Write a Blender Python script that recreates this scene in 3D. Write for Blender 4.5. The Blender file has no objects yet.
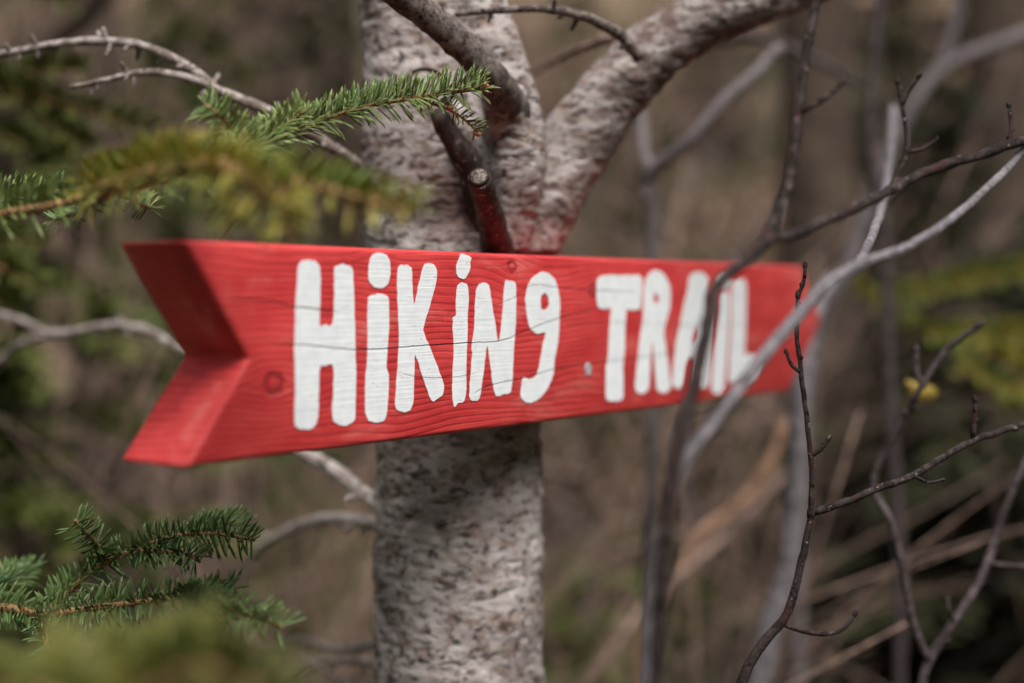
import bpy, bmesh, math, random
from mathutils import Vector, Matrix, noise
import numpy as np
random.seed(7)
R = math.radians
sc = bpy.context.scene
COL = sc.collection

# ------------------------------------------------------------------ camera
cam = bpy.data.cameras.new('camera'); camo = bpy.data.objects.new('camera', cam); COL.objects.link(camo)
CAM = Vector((0, 0, 1.5)); PITCH = R(1.79)
camo.location = CAM; camo.rotation_euler = (R(90) - PITCH, 0, 0)
cam.lens = 50; cam.sensor_width = 36; cam.clip_start = 0.02; cam.clip_end = 300
cam.dof.use_dof = True; cam.dof.focus_distance = 0.715; cam.dof.aperture_fstop = 2.5
cam.dof.aperture_blades = 8
sc.camera = camo
FW = Vector((0, math.cos(PITCH), -math.sin(PITCH))); UP = Vector((0, math.sin(PITCH), math.cos(PITCH))); RT = Vector((1, 0, 0))
K = 0.36 / 512
def ray(px, py): return FW + RT * ((px - 512) * K) + UP * ((341.5 - py) * K)
def at(px, py, d): return CAM + ray(px, py) * d
def P(*a): return [at(*p) for p in a]

# ------------------------------------------------------------------ scene helpers
def link(o, parent=None):
    COL.objects.link(o)
    if parent: o.parent = parent
    return o
def empty(name, loc, label, cat, group=None):
    o = bpy.data.objects.new(name, None); o.location = loc; o.empty_display_size = .05
    COL.objects.link(o); o['label'] = label; o['category'] = cat
    if group: o['group'] = group
    return o
def tag(o, label, cat, group=None):
    o['label'] = label; o['category'] = cat
    if group: o['group'] = group
    return o
class MB:
    def __init__(s): s.v = []; s.f = []
    def add(s, vs, fs):
        n = len(s.v); s.v.extend(vs); s.f.extend([tuple(i + n for i in f) for f in fs])
    def build(s, name, mat, parent=None, smooth=True, label=None):
        off = parent.location if parent and parent.type == 'EMPTY' else Vector()
        # sub-parts: parent is a mesh at the thing's origin
        if parent and parent.type == 'MESH': off = Vector(parent['_o'])
        me = bpy.data.meshes.new(name)
        me.from_pydata([(v[0] - off[0], v[1] - off[1], v[2] - off[2]) for v in s.v], [], s.f)
        if smooth: me.polygons.foreach_set('use_smooth', [True] * len(me.polygons))
        me.materials.append(mat); me.update()
        o = bpy.data.objects.new(name, me); link(o, parent)
        o['_o'] = tuple(off)
        if label: o['label'] = label
        return o

def spline(pts, step):
    pts = [Vector(p) for p in pts]
    if len(pts) == 2: pts = [pts[0], pts[0].lerp(pts[1], .5), pts[1]]
    ext = [pts[0] * 2 - pts[1]] + pts + [pts[-1] * 2 - pts[-2]]
    out = []; par = []
    for i in range(1, len(ext) - 2):
        a, b, c, d = ext[i - 1:i + 3]
        n = max(2, int((c - b).length / step))
        for k in range(n):
            t = k / n
            out.append(.5 * ((2 * b) + (c - a) * t + (2 * a - 5 * b + 4 * c - d) * t * t + (3 * b - a - 3 * c + d) * t ** 3))
            par.append(i - 1 + t)
    out.append(pts[-1]); par.append(len(pts) - 1)
    return out, par
def frames(path):
    T = []
    for i in range(len(path)):
        a = path[max(0, i - 1)]; b = path[min(len(path) - 1, i + 1)]
        T.append((b - a).normalized())
    n = T[0].cross(Vector((0, 0, 1)))
    if n.length < .1: n = T[0].cross(Vector((1, 0, 0)))
    n.normalize(); F = []
    for t in T:
        n = (n - t * n.dot(t)).normalized()
        F.append((t, n, t.cross(n)))
    return F
def tube(mb, pts, radii, seg=8, step=.006, wob=0.0, wf=60, kink=0.0, cap=True):
    """radii: one per control point (or a pair)"""
    path, par = spline(pts, step)
    if len(radii) == 2 and len(pts) != 2:
        radii = [radii[0] + (radii[1] - radii[0]) * i / (len(pts) - 1) for i in range(len(pts))]
    if kink:
        path = [p + noise.noise_vector(p * (wf * .6)) * kink for p in path]
    F = frames(path); vs = []; fs = []
    N = len(path)
    for i, p in enumerate(path):
        x = par[i]; a = int(min(x, len(radii) - 1)); b = min(a + 1, len(radii) - 1)
        r = radii[a] + (radii[b] - radii[a]) * (x - a)
        t, n, m = F[i]
        for k in range(seg):
            an = 2 * math.pi * k / seg
            d = n * math.cos(an) + m * math.sin(an)
            rr = r
            if wob: rr = r * (1 + wob * noise.noise((p + d * r) * wf))
            vs.append(p + d * rr)
    for i in range(N - 1):
        for k in range(seg):
            k2 = (k + 1) % seg
            fs.append((i * seg + k, i * seg + k2, (i + 1) * seg + k2, (i + 1) * seg + k))
    if cap:
        fs.append(tuple(range(seg))[::-1]); fs.append(tuple((N - 1) * seg + k for k in range(seg)))
    mb.add(vs, fs)
    return path
def lump(mb, c, r, axis=Vector((0, 0, 1)), el=1.6, seg=6):
    axis = axis.normalized(); n = axis.orthogonal().normalized(); m = axis.cross(n)
    vs = [c - axis * r * el]; prof = [(-.6, .8), (0, 1), (.6, .75)]
    for z, w in prof:
        for k in range(seg):
            a = 2 * math.pi * k / seg
            vs.append(c + axis * (r * el * z) + (n * math.cos(a) + m * math.sin(a)) * r * w)
    vs.append(c + axis * r * el)
    fs = [(0, 1 + (k + 1) % seg, 1 + k) for k in range(seg)]
    for j in range(2):
        for k in range(seg):
            k2 = (k + 1) % seg
            fs.append((1 + j * seg + k, 1 + j * seg + k2, 1 + (j + 1) * seg + k2, 1 + (j + 1) * seg + k))
    t = len(vs) - 1
    fs += [(t, 1 + 2 * seg + k, 1 + 2 * seg + (k + 1) % seg) for k in range(seg)]
    mb.add(vs, fs)

# ------------------------------------------------------------------ material helpers
class NT:
    def __init__(s, name):
        s.m = bpy.data.materials.new(name); s.m.use_nodes = True
        s.t = s.m.node_tree; s.n = s.t.nodes; s.l = s.t.links
        s.b = s.n['Principled BSDF']
        s.b.inputs['Specular IOR Level'].default_value = .3
    def node(s, typ, **kw):
        n = s.n.new(typ)
        for k, v in kw.items():
            if k.startswith('i_'):
                key = k[2:]; key = int(key) if key.isdigit() else key.replace('_', ' ')
                s.put(n.inputs[key], v)
            else: setattr(n, k, v)
        return n
    def put(s, sock, v):
        if isinstance(v, bpy.types.NodeSocket): s.l.new(v, sock)
        else: sock.default_value = v
    def math(s, op, a, b=0.0, c=0.0, clamp=False):
        n = s.n.new('ShaderNodeMath'); n.operation = op; n.use_clamp = clamp
        s.put(n.inputs[0], a); s.put(n.inputs[1], b); s.put(n.inputs[2], c)
        return n.outputs[0]
    def mix(s, f, a, b):
        n = s.n.new('ShaderNodeMix'); n.data_type = 'RGBA'
        s.put(n.inputs[0], f); s.put(n.inputs[6], a if isinstance(a, bpy.types.NodeSocket) else (*a, 1)); s.put(n.inputs[7], b if isinstance(b, bpy.types.NodeSocket) else (*b, 1))
        return n.outputs[2]
    def ramp(s, f, lo, hi):
        n = s.n.new('ShaderNodeMapRange'); s.put(n.inputs[0], f); n.inputs[1].default_value = lo; n.inputs[2].default_value = hi
        n.interpolation_type = 'SMOOTHSTEP'
        return n.outputs[0]
    def coord(s, scale=(1, 1, 1), kind='Object'):
        c = s.n.new('ShaderNodeTexCoord'); m = s.n.new('ShaderNodeMapping'); m.inputs['Scale'].default_value = scale
        s.l.new(c.outputs[kind], m.inputs[0]); return m.outputs[0]
    def noise(s, vec, scale, detail=3, rough=.55, dist=0.0):
        n = s.n.new('ShaderNodeTexNoise'); s.put(n.inputs['Vector'], vec)
        n.inputs['Scale'].default_value = scale; n.inputs['Detail'].default_value = detail
        n.inputs['Roughness'].default_value = rough; n.inputs['Distortion'].default_value = dist
        return n.outputs['Fac']
    def bump(s, h, strength, dist):
        n = s.n.new('ShaderNodeBump'); n.inputs['Strength'].default_value = strength; n.inputs['Distance'].default_value = dist
        s.put(n.inputs['Height'], h); s.l.new(n.outputs[0], s.b.inputs['Normal'])
    def col(s, c): s.put(s.b.inputs['Base Color'], c if isinstance(c, bpy.types.NodeSocket) else (*c, 1))
    def rough(s, r): s.put(s.b.inputs['Roughness'], r)

def bark(name, light, mid, dark, sc_=1.0, stretch=(1, 1, 2.2), red=None, bump=.6):
    N = NT(name)
    v = N.coord(stretch)
    n1 = N.noise(v, 55 * sc_, 4, .6, .3)
    n2 = N.noise(v, 170 * sc_, 3, .6)
    n3 = N.noise(v, 14 * sc_, 3, .5)
    c = N.mix(N.ramp(n1, .42, .62), mid, light)
    c = N.mix(N.ramp(n3, .5, .72), c, N.mix(N.ramp(n2, .4, .6), mid, light))
    f = N.math('MULTIPLY', N.ramp(n2, .47, .36), N.ramp(n1, .60, .42))
    c = N.mix(f, c, dark)
    if red:
        c = N.mix(N.math('MULTIPLY', N.ramp(N.noise(v, 20 * sc_, 3), .52, .66), .7), c, red)
    N.col(c); N.rough(.85)
    if light[0] < .2: c = N.mix(N.math('MULTIPLY', N.ramp(N.noise(N.coord((1, 1, 1)), 420 * sc_ / 3, 2), .66, .72), .7), c, (.26, .21, .19)); N.col(c)
    if light[0] < .12: N.b.inputs['Specular IOR Level'].default_value = .12
    N.bump(N.math('ADD', n1, N.math('MULTIPLY', n2, .4)), bump, .002 / sc_)
    return N.m
def plain(name, a, b, scale=40, rough=.7, bump=.3, bd=.001, per_island=0.0, trans=0.0):
    N = NT(name); v = N.coord()
    n = N.noise(v, scale, 3)
    f = N.ramp(n, .35, .65)
    if per_island:
        g = N.node('ShaderNodeNewGeometry').outputs['Random Per Island']
        f = N.math('ADD', N.math('MULTIPLY', f, 1 - per_island), N.math('MULTIPLY', g, per_island))
    N.col(N.mix(f, a, b)); N.rough(rough)
    if bump: N.bump(n, bump, bd)
    if trans:
        t = N.node('ShaderNodeBsdfTranslucent'); N.l.new(N.b.inputs['Base Color'].links[0].from_socket, t.inputs[0])
        m = N.node('ShaderNodeMixShader'); m.inputs[0].default_value = trans
        N.l.new(N.b.outputs[0], m.inputs[1]); N.l.new(t.outputs[0], m.inputs[2])
        N.l.new(m.outputs[0], N.n['Material Output'].inputs[0])
    return N.m

M = {}
M['twig_dark'] = bark('dark twig bark', (.050, .038, .036), (.018, .013, .012), (.008, .006, .006), 3, (1, 1, 1), (.045, .020, .017))
M['twig_mid'] = bark('mid brown twig bark', (.085, .068, .07), (.042, .032, .033), (.03, .022, .022), 3, (1, 1, 1))
M['twig_grey'] = bark('grey twig bark', (.21, .19, .205), (.13, .115, .125), (.055, .048, .05), 2.5, (1, 1, 1))
M['twig_brown'] = bark('brown twig bark', (.34, .23, .18), (.17, .11, .095), (.06, .04, .04), 2.5, (1, 1, 1))
M['twig_tan'] = bark('tan dead stem', (.34, .20, .13), (.24, .14, .09), (.15, .08, .05), 2, (1, 1, 1))
M['twig_olive'] = bark('two tone branch bark', (.17, .145, .13), (.065, .045, .04), (.018, .012, .011), 3, (1, 1, 1))
M['lichen_branch'] = bark('lichen grey branch bark', (.36, .32, .30), (.15, .115, .10), (.03, .02, .018), 3, (1, 1, 1))
M['lichen_shade_lift'] = bark('lichen branch bark lightened against shade', (.62, .56, .53), (.32, .26, .23), (.08, .06, .05), 3, (1, 1, 1))  # lichen bark lightened in colour to offset the sign's shade
M['twig_soft'] = bark('dull grey stem bark', (.15, .13, .135), (.10, .085, .09), (.05, .04, .04), 2, (1, 1, 1))
M['trunk_dark'] = bark('dark trunk bark', (.085, .062, .045), (.05, .036, .028), (.03, .02, .02), .6, (1, 1, .4))
M['fir_twig'] = plain('fir twig', (.38, .23, .10), (.22, .12, .055), 150)
M['fir_bark'] = bark('fir bark', (.16, .13, .11), (.09, .07, .06), (.04, .03, .03), 1)
M['bud'] = plain('fir bud', (.50, .20, .10), (.35, .14, .08), 300)
M['needle'] = plain('fir needles', (.07, .14, .042), (.30, .35, .12), 30, .38, 0, per_island=.6, trans=.18)
M['needle_dark'] = plain('dark fir needles', (.045, .11, .035), (.19, .26, .085), 30, .38, 0, per_island=.6, trans=.15)
M['needle_yellow'] = plain('yellow green fir needles', (.08, .105, .022), (.22, .20, .045), 20, .5, 0, per_island=.5, trans=.25)
M['needle_mix'] = plain('green and gold fir needles', (.11, .24, .05), (.52, .40, .09), 30, .5, 0, per_island=.5, trans=.3)
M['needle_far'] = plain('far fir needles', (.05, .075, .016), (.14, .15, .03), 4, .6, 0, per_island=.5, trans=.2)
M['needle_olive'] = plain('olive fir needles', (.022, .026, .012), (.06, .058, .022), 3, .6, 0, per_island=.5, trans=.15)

# ------------------------------------------------------------------ world and sun
w = bpy.data.worlds.new('World'); sc.world = w; w.use_nodes = True
nt = w.node_tree; bg = nt.nodes['Background']
sky = nt.nodes.new('ShaderNodeTexSky'); sky.sky_type = 'NISHITA'; sky.sun_disc = False
SUN_EL = R(59); SUN_AZ = R(160)          # azimuth clockwise from +Y (view direction)
sky.sun_elevation = SUN_EL; sky.sun_rotation = SUN_AZ; sky.air_density = 1.0; sky.dust_density = 3.0; sky.ozone_density = 1.0
hs = nt.nodes.new('ShaderNodeHueSaturation'); hs.inputs['Saturation'].default_value = .34
nt.links.new(sky.outputs[0], hs.inputs['Color']); nt.links.new(hs.outputs[0], bg.inputs[0]); bg.inputs[1].default_value = .085
sun = bpy.data.lights.new('sun', 'SUN'); sun.energy = 2.0; sun.angle = R(42); sun.color = (1, .955, .895)
so = bpy.data.objects.new('sun', sun); COL.objects.link(so)
sd = Vector((math.sin(SUN_AZ) * math.cos(SUN_EL), math.cos(SUN_AZ) * math.cos(SUN_EL), math.sin(SUN_EL)))
so.rotation_euler = sd.to_track_quat('Z', 'Y').to_euler()
vs_ = sc.view_settings; vs_.view_transform = 'Standard'; vs_.look = 'None'; vs_.gamma = 1; vs_.use_curve_mapping = False
vs_.exposure = 1.2

# ------------------------------------------------------------------ terrain
def terr(x, y):
    s = 0.0
    yy = y + .25 * x * (1 if x < 0 else -.3)
    if y > 1.9: s = (y - 1.9) * .55
    if y > 22: s = 20.1 * .55 + (y - 22) * .1
    side = max(0.0, abs(x) - 2.6) * .75 + max(0.0, -y - 2.5) * .75  # unseen side and rear slopes raised to block low sky light
    s = max(s, min(side, 16.0) + .3 * min(s, 4))
    s += .10 * noise.noise(Vector((x * .5, y * .5, 3))) + .04 * noise.noise(Vector((x * 2, y * 2, 7)))
    return s
def ground_sheet():
    xs = np.concatenate([np.linspace(-90, -12, 12), np.linspace(-10, 10, 120), np.linspace(12, 90, 12)])
    ys = np.concatenate([np.linspace(-60, -3, 12), np.linspace(-2, 14, 120), np.linspace(16, 120, 25)])
    mb = MB(); nx = len(xs)
    mb.v = [Vector((x, y, terr(x, y))) for y in ys for x in xs]
    mb.f = [(j * nx + i, j * nx + i + 1, (j + 1) * nx + i + 1, (j + 1) * nx + i) for j in range(len(ys) - 1) for i in range(nx - 1)]
    N = NT('forest floor'); v = N.coord()
    a = N.noise(v, 1.1, 4, .6); b = N.noise(v, 14, 4, .7); c = N.noise(v, .6, 2)
    col = N.mix(N.ramp(b, .35, .65), (.04, .028, .017), (.21, .135, .08))
    col = N.mix(N.math('MULTIPLY', N.ramp(a, .46, .54), .9), col, (.035, .045, .010))
    col = N.mix(N.math('MULTIPLY', N.ramp(c, .5, .7), .6), col, (.30, .215, .15))
    # unseen near ground and outer slopes coloured darker to cut bounce onto the sign
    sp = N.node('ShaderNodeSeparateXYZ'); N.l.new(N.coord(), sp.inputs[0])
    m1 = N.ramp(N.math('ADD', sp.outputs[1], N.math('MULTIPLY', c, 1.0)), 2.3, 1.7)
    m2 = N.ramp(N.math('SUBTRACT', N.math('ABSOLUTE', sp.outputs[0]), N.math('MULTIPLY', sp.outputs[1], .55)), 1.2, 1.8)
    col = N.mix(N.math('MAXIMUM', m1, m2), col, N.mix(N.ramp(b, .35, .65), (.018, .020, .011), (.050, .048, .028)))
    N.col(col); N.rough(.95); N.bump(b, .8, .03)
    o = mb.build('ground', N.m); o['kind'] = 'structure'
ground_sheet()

# ------------------------------------------------------------------ the red sign
P0 = at(185, 350, .577)
DIR = Vector((math.sin(R(35.46)), math.cos(R(35.46)), 0)); NB = Vector((-DIR.y, DIR.x, 0))    # NB points behind the board
# board frame: local X = along, local Y = backwards, local Z = up; front face at local Y = 0
BM = Matrix(((DIR.x, NB.x, 0, P0.x), (DIR.y, NB.y, 0, P0.y), (0, 0, 1, P0.z), (0, 0, 0, 1)))
def uv(px, py):
    r = ray(px, py); t = (P0 - CAM).dot(NB) / r.dot(NB)
    h = CAM + r * t - P0
    return (h.dot(DIR), h.z)
TH = .042
sign = empty('wooden_sign', P0, 'bright red wooden board sign reading HiKiNg TRAiL in white paint on tree trunk', 'sign')
sign.rotation_euler = (0, 0, math.atan2(DIR.y, DIR.x))

def crack_group(N, vec):
    """returns (crack mask, knot mask, u, v)"""
    s = N.node('ShaderNodeSeparateXYZ'); N.l.new(vec, s.inputs[0]); u, v = s.outputs[0], s.outputs[2]
    L = .66
    un = N.math('DIVIDE', N.math('ADD', u, .02), L)
    cracks = [([(262, 344), (300, 345), (360, 350), (420, 346), (470, 343), (500, 341), (520, 333), (560, 318), (600, 308)], .00030),
              ([(470, 397), (495, 384), (520, 379), (560, 368), (620, 360), (680, 353)], .00026),
              ([(495, 306), (515, 297), (535, 285), (560, 288), (640, 292)], .00022),
              ([(225, 302), (260, 300), (300, 308), (345, 312)], .00030),
              ([(395, 372), (440, 378), (480, 372)], .00015),
              ([(560, 325), (620, 322), (700, 326), (790, 322)], .00018)]
    tot = None
    vn = N.noise(N.coord((40, 1, 8)), 3, 3, .6)
    for pts, wd in cracks:
        fc = N.node('ShaderNodeFloatCurve'); m = fc.mapping; cv = m.curves[0]
        q = [uv(*p) for p in pts]
        m.use_clip = False
        xy = [((a + .02) / L, .5 + b / .1) for a, b in q]
        cv.points[0].location = xy[0]; cv.points[1].location = xy[-1]
        for a in xy[1:-1]: cv.points.new(*a)
        m.update()
        N.l.new(un, fc.inputs['Value'])
        f = N.math('MULTIPLY', N.math('SUBTRACT', fc.outputs[0], .5), .1)
        f = N.math('ADD', f, N.math('MULTIPLY', N.math('SUBTRACT', vn, .5), .0012))
        d = N.math('ABSOLUTE', N.math('SUBTRACT', v, f))
        wv = N.math('MULTIPLY', N.math('ADD', vn, .25), wd * 2.2)
        k = N.math('SUBTRACT', 1.0, N.math('DIVIDE', d, wv), clamp=True)
        # only between its two ends
        e = N.math('MULTIPLY', N.ramp(un, xy[0][0], xy[0][0] + .02), N.ramp(un, xy[-1][0], xy[-1][0] - .02))
        k = N.math('MULTIPLY', k, e)
        tot = k if tot is None else N.math('MAXIMUM', tot, k)
    return tot, u, v
def board_material():
    N = NT('red painted timber'); vec = N.coord()
    crack, u, v = crack_group(N, vec)
    # knots: (px, py, radius)
    kn = None; warp = None
    nz = N.noise(vec, 300, 2)
    for px, py, r in ((274, 384, .0052), (512, 267, .0036), (593, 291, .0042), (735, 345, .004), (380, 262, .003)):
        a, b = uv(px, py)
        du = N.math('MULTIPLY', N.math('SUBTRACT', u, a), .8); dv = N.math('SUBTRACT', v, b)
        d = N.math('SQRT', N.math('ADD', N.math('MULTIPLY', du, du), N.math('MULTIPLY', dv, dv)))
        d = N.math('ADD', d, N.math('MULTIPLY', N.math('SUBTRACT', nz, .5), .003))
        ring = N.math('SUBTRACT', 1.0, N.math('DIVIDE', N.math('ABSOLUTE', N.math('SUBTRACT', d, r * .75)), r * .45), clamp=True)
        kn = ring if kn is None else N.math('MAXIMUM', kn, ring)
        g = N.math('MULTIPLY', N.math('POWER', 2.718, N.math('DIVIDE', d, -r * 2.2)), N.math('MULTIPLY', N.math('SIGN', dv), r * 1.6))
        warp = g if warp is None else N.math('ADD', warp, g)
    big = N.noise(N.coord((5, 5, 14)), 1.3, 2, .5)
    vv = N.math('SUBTRACT', N.math('ADD', v, N.math('MULTIPLY', big, .026)), warp)
    ph = N.math('MULTIPLY', vv, 2 * math.pi / .0034)
    ph = N.math('ADD', ph, N.math('MULTIPLY', N.noise(N.coord((7, 30, 160)), 1, 3, .6), 5))
    grain = N.math('ADD', N.math('MULTIPLY', N.math('SINE', ph), .5), .5)
    fine = N.noise(N.coord((18, 60, 900)), 1, 3, .6)
    mott = N.noise(N.coord((30, 60, 60)), 1, 4, .6)
    c = N.mix(N.ramp(mott, .3, .7), (.50, .034, .036), (.62, .062, .060))
    c = N.mix(N.math('MULTIPLY', N.math('POWER', grain, 5), N.math('MULTIPLY', N.ramp(N.noise(N.coord((9, 9, 30)), 1.3, 2), .35, .65), .65)), c, (.28, .010, .015))
    c = N.mix(N.math('MULTIPLY', N.ramp(fine, .52, .75), .35), c, (.33, .012, .018))
    wear = N.noise(N.coord((14, 60, 45)), 1, 5, .7)
    c = N.mix(N.math('MULTIPLY', N.ramp(wear, .52, .68), .5), c, (.66, .17, .15))
    c = N.mix(N.math('MULTIPLY', N.ramp(wear, .45, .30), .6), c, (.30, .022, .024))
    c = N.mix(N.math('MULTIPLY', N.ramp(N.noise(N.coord((260, 260, 420)), 1, 2), .70, .74), .7), c, (.10, .02, .02))
    c = N.mix(N.math('MULTIPLY', kn, .75), c, (.17, .008, .012))
    c = N.mix(N.math('MULTIPLY', crack, .92), c, (.03, .006, .008))
    # bare chipped wood at the lower edge
    a, b = uv(716, 404)
    du = N.math('DIVIDE', N.math('SUBTRACT', u, a), .030); dv = N.math('DIVIDE', N.math('SUBTRACT', v, b), .0060)
    d = N.math('ADD', N.math('SQRT', N.math('ADD', N.math('MULTIPLY', du, du), N.math('MULTIPLY', dv, dv))), N.math('MULTIPLY', mott, .5))
    c = N.mix(N.ramp(d, 1.15, .95), c, (.50, .26, .13))
    N.col(c); N.rough(N.math('ADD', .42, N.math('MULTIPLY', fine, .2)))
    h = N.math('SUBTRACT', N.math('SUBTRACT', N.math('MULTIPLY', fine, .5), N.math('MULTIPLY', N.math('POWER', grain, 3), .35)), N.math('ADD', N.math('MULTIPLY', crack, 3.0), kn))
    N.bump(h, .65, .0006)
    return N.m
def letter_material():
    N = NT('white sign paint'); vec = N.coord()
    crack, u, v = crack_group(N, vec)
    fine = N.noise(N.coord((18, 60, 700)), 1, 3, .6); m = N.noise(N.coord((120, 120, 120)), 1, 3)
    c = N.mix(N.ramp(m, .3, .7), (.76, .80, .83), (.84, .87, .89))
    c = N.mix(N.math('MULTIPLY', N.ramp(fine, .62, .78), .22), c, (.62, .52, .55))
    c = N.mix(N.math('MULTIPLY', N.ramp(N.noise(N.coord((150, 150, 500)), 1, 4, .7), .60, .70), .65), c, (.62, .24, .24))
    c = N.mix(N.math('MULTIPLY', N.ramp(N.noise(N.coord((300, 300, 300)), 1, 2, .5), .72, .75), .6), c, (.25, .2, .2))
    c = N.mix(N.math('MULTIPLY', crack, .8), c, (.10, .08, .09))
    N.col(c); N.rough(.45)
    N.bump(N.math('SUBTRACT', fine, N.math('MULTIPLY', crack, 3)), .5, .0005)
    return N.m
bmat = board_material()
out = [uv(180, 241), uv(803, 268.5), uv(821, 322), uv(789, 390.5), uv(190, 464.5), uv(250, 358.5)]
u0 = (out[0][0] + out[4][0]) / 2; vt = uv(480, 252.6)[1]; vb = uv(480, 430.5)[1]
print('board', out, vt, vb)
out[0] = (u0, vt); out[4] = (u0, vb); out[1] = (out[1][0], vt); out[3] = (out[3][0], vb)
bm = bmesh.new()
fr = [bm.verts.new((a, 0, b)) for a, b in out]; bk = [bm.verts.new((a, TH, b)) for a, b in out]
bm.faces.new(fr); bm.faces.new(bk[::-1])
for i in range(6):
    j = (i + 1) % 6; bm.faces.new((fr[j], fr[i], bk[i], bk[j]))
bmesh.ops.recalc_face_normals(bm, faces=bm.faces)
bmesh.ops.bevel(bm, geom=list(bm.edges), offset=.0024, segments=4, affect='EDGES', profile=.5)
me = bpy.data.meshes.new('board'); bm.to_mesh(me); bm.free()
for p in me.polygons: p.use_smooth = True
me.materials.append(bmat)
board = bpy.data.objects.new('board', me); link(board, sign)
me.set_sharp_from_angle(angle=R(50)) if hasattr(me, 'set_sharp_from_angle') else None

def z2(x, y): return (280 + x / 3.4133, 230 + y / 3.4133)
def z3(x, y): return (560 + x / 3.4133, 230 + y / 3.4133)
def zA(x, y): return (660 + x / 4.267, 250 + y / 4.267)
LET = [
 ('H', z2, [[(48,380),(53,240),(60,130),(72,107),(95,102),(122,108),(135,128),(136,220),(134,322),(155,324),(179,318),(184,220),(184,140),(192,122),(215,117),(240,124),(248,145),(253,260),(256,400),(258,520),(255,635),(243,660),(215,668),(188,660),(178,640),(181,550),(180,462),(158,463),(134,470),(131,560),(127,640),(116,672),(88,682),(60,675),(48,655),(50,520)]]),
 ('i', z2, [[(297,300),(300,232),(312,222),(337,217),(362,224),(370,240),(370,340),(364,420),(363,470),(370,500),(368,570),(362,630),(350,652),(326,658),(302,650),(290,625),(290,520),(298,420)]]),
 ('i dot', z2, [[(300,150),(306,100),(320,82),(340,76),(362,86),(374,110),(375,150),(366,185),(345,200),(322,196),(307,180)]]),
 ('K', z2, [[(398,200),(402,128),(424,119),(446,128),(450,190),(457,258),(472,190),(487,128),(500,113),(520,116),(533,138),(531,180),(510,260),(487,340),(510,400),(538,470),(558,530),(553,562),(523,585),(508,565),(485,500),(459,425),(457,500),(453,590),(442,615),(420,622),(396,612),(391,590),(398,500),(404,380),(402,280)]]),
 ('i', z2, [[(600,240),(605,190),(620,180),(638,188),(642,240),(638,300),(640,340),(636,420),(634,500),(635,545),(628,582),(605,592),(594,605),(588,580),(588,500),(592,420),(588,340),(590,300),(600,290)]]),
 ('i dot', z2, [[(600,120),(612,95),(616,80),(632,84),(652,96),(647,110),(650,128),(640,152),(626,168),(610,162),(601,150)]]),
 ('N', z2, [[(668,210),(678,186),(695,180),(712,188),(718,225),(730,300),(745,388),(758,290),(766,180),(780,172),(803,182),(804,260),(802,340),(795,440),(788,548),(765,560),(735,567),(724,520),(715,450),(705,395),(695,470),(680,572),(662,582),(645,572),(650,480),(655,420),(652,400),(662,330),(664,270)]]),
 ('g', z2, [[(836,240),(845,190),(865,160),(890,143),(912,147),(935,165),(948,205),(955,250),(952,320),(948,380),(936,440),(932,490),(915,535),(890,570),(855,590),(830,582),(820,565),(824,530),(830,502),(850,510),(876,495),(888,440),(897,390),(906,350),(875,354),(852,335),(843,300)],
            [(888,245),(890,225),(902,214),(914,230),(917,255),(910,270),(890,270)]]),
 ('T', z3, [[(125,175),(135,160),(160,153),(220,155),(265,153),(278,165),(280,200),(276,240),(272,268),(248,274),(226,272),(221,330),(220,400),(214,470),(215,565),(205,582),(180,584),(157,578),(155,530),(156,475),(162,440),(165,380),(170,310),(172,268),(148,270),(128,262),(124,230)]]),
 ('R', z3, [[(282,300),(285,220),(292,170),(308,145),(325,136),(348,146),(368,175),(376,215),(374,260),(362,310),(353,350),(360,400),(368,460),(377,530),(368,550),(350,556),(332,548),(327,520),(322,460),(316,395),(312,380),(308,440),(303,530),(292,552),(272,558),(256,545),(258,500),(266,430),(272,370)],
            [(318,236),(322,218),(330,216),(336,232),(333,248),(322,250)]]),
 ('A', zA, [[(118,160),(122,120),(140,98),(165,92),(190,102),(206,130),(212,200),(212,300),(210,390),(210,500),(205,570),(185,588),(160,584),(150,560),(158,480),(152,462),(132,458),(116,470),(108,500),(102,560),(90,588),(68,590),(52,572),(56,500),(68,400),(84,320),(100,240)],
            [(136,380),(150,330),(160,330),(166,370),(150,400),(138,400)]]),
 ('i', zA, [[(244,200),(250,178),(270,172),(290,180),(295,205),(292,320),(285,420),(277,520),(272,590),(262,610),(240,614),(222,604),(220,580),(226,480),(234,380),(240,280)]]),
 ('i dot', zA, [[(248,130),(256,114),(276,108),(296,118),(300,138),(290,155),(270,160),(252,152)]]),
 ('L', zA, [[(304,200),(308,140),(316,126),(336,120),(358,128),(366,150),(366,260),(362,380),(358,450),(375,442),(400,450),(418,475),(416,510),(400,540),(370,560),(335,570),(305,566),(292,550),(294,480),(300,380),(303,290)]]),
]
lmat = letter_material()
def smooth_poly(pts, n=4):
    o = []; L = len(pts)
    for i in range(L):
        a, b, c, d = (Vector(pts[(i + k) % L]) for k in (-1, 0, 1, 2))
        for k in range(n):
            t = k / n
            # centripetal-like softening
            cr = .5 * ((2 * b) + (c - a) * t + (2 * a - 5 * b + 4 * c - d) * t * t + (3 * b - a - 3 * c + d) * t ** 3)
            o.append(cr.lerp(b.lerp(c, t), .35))
    return o
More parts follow.
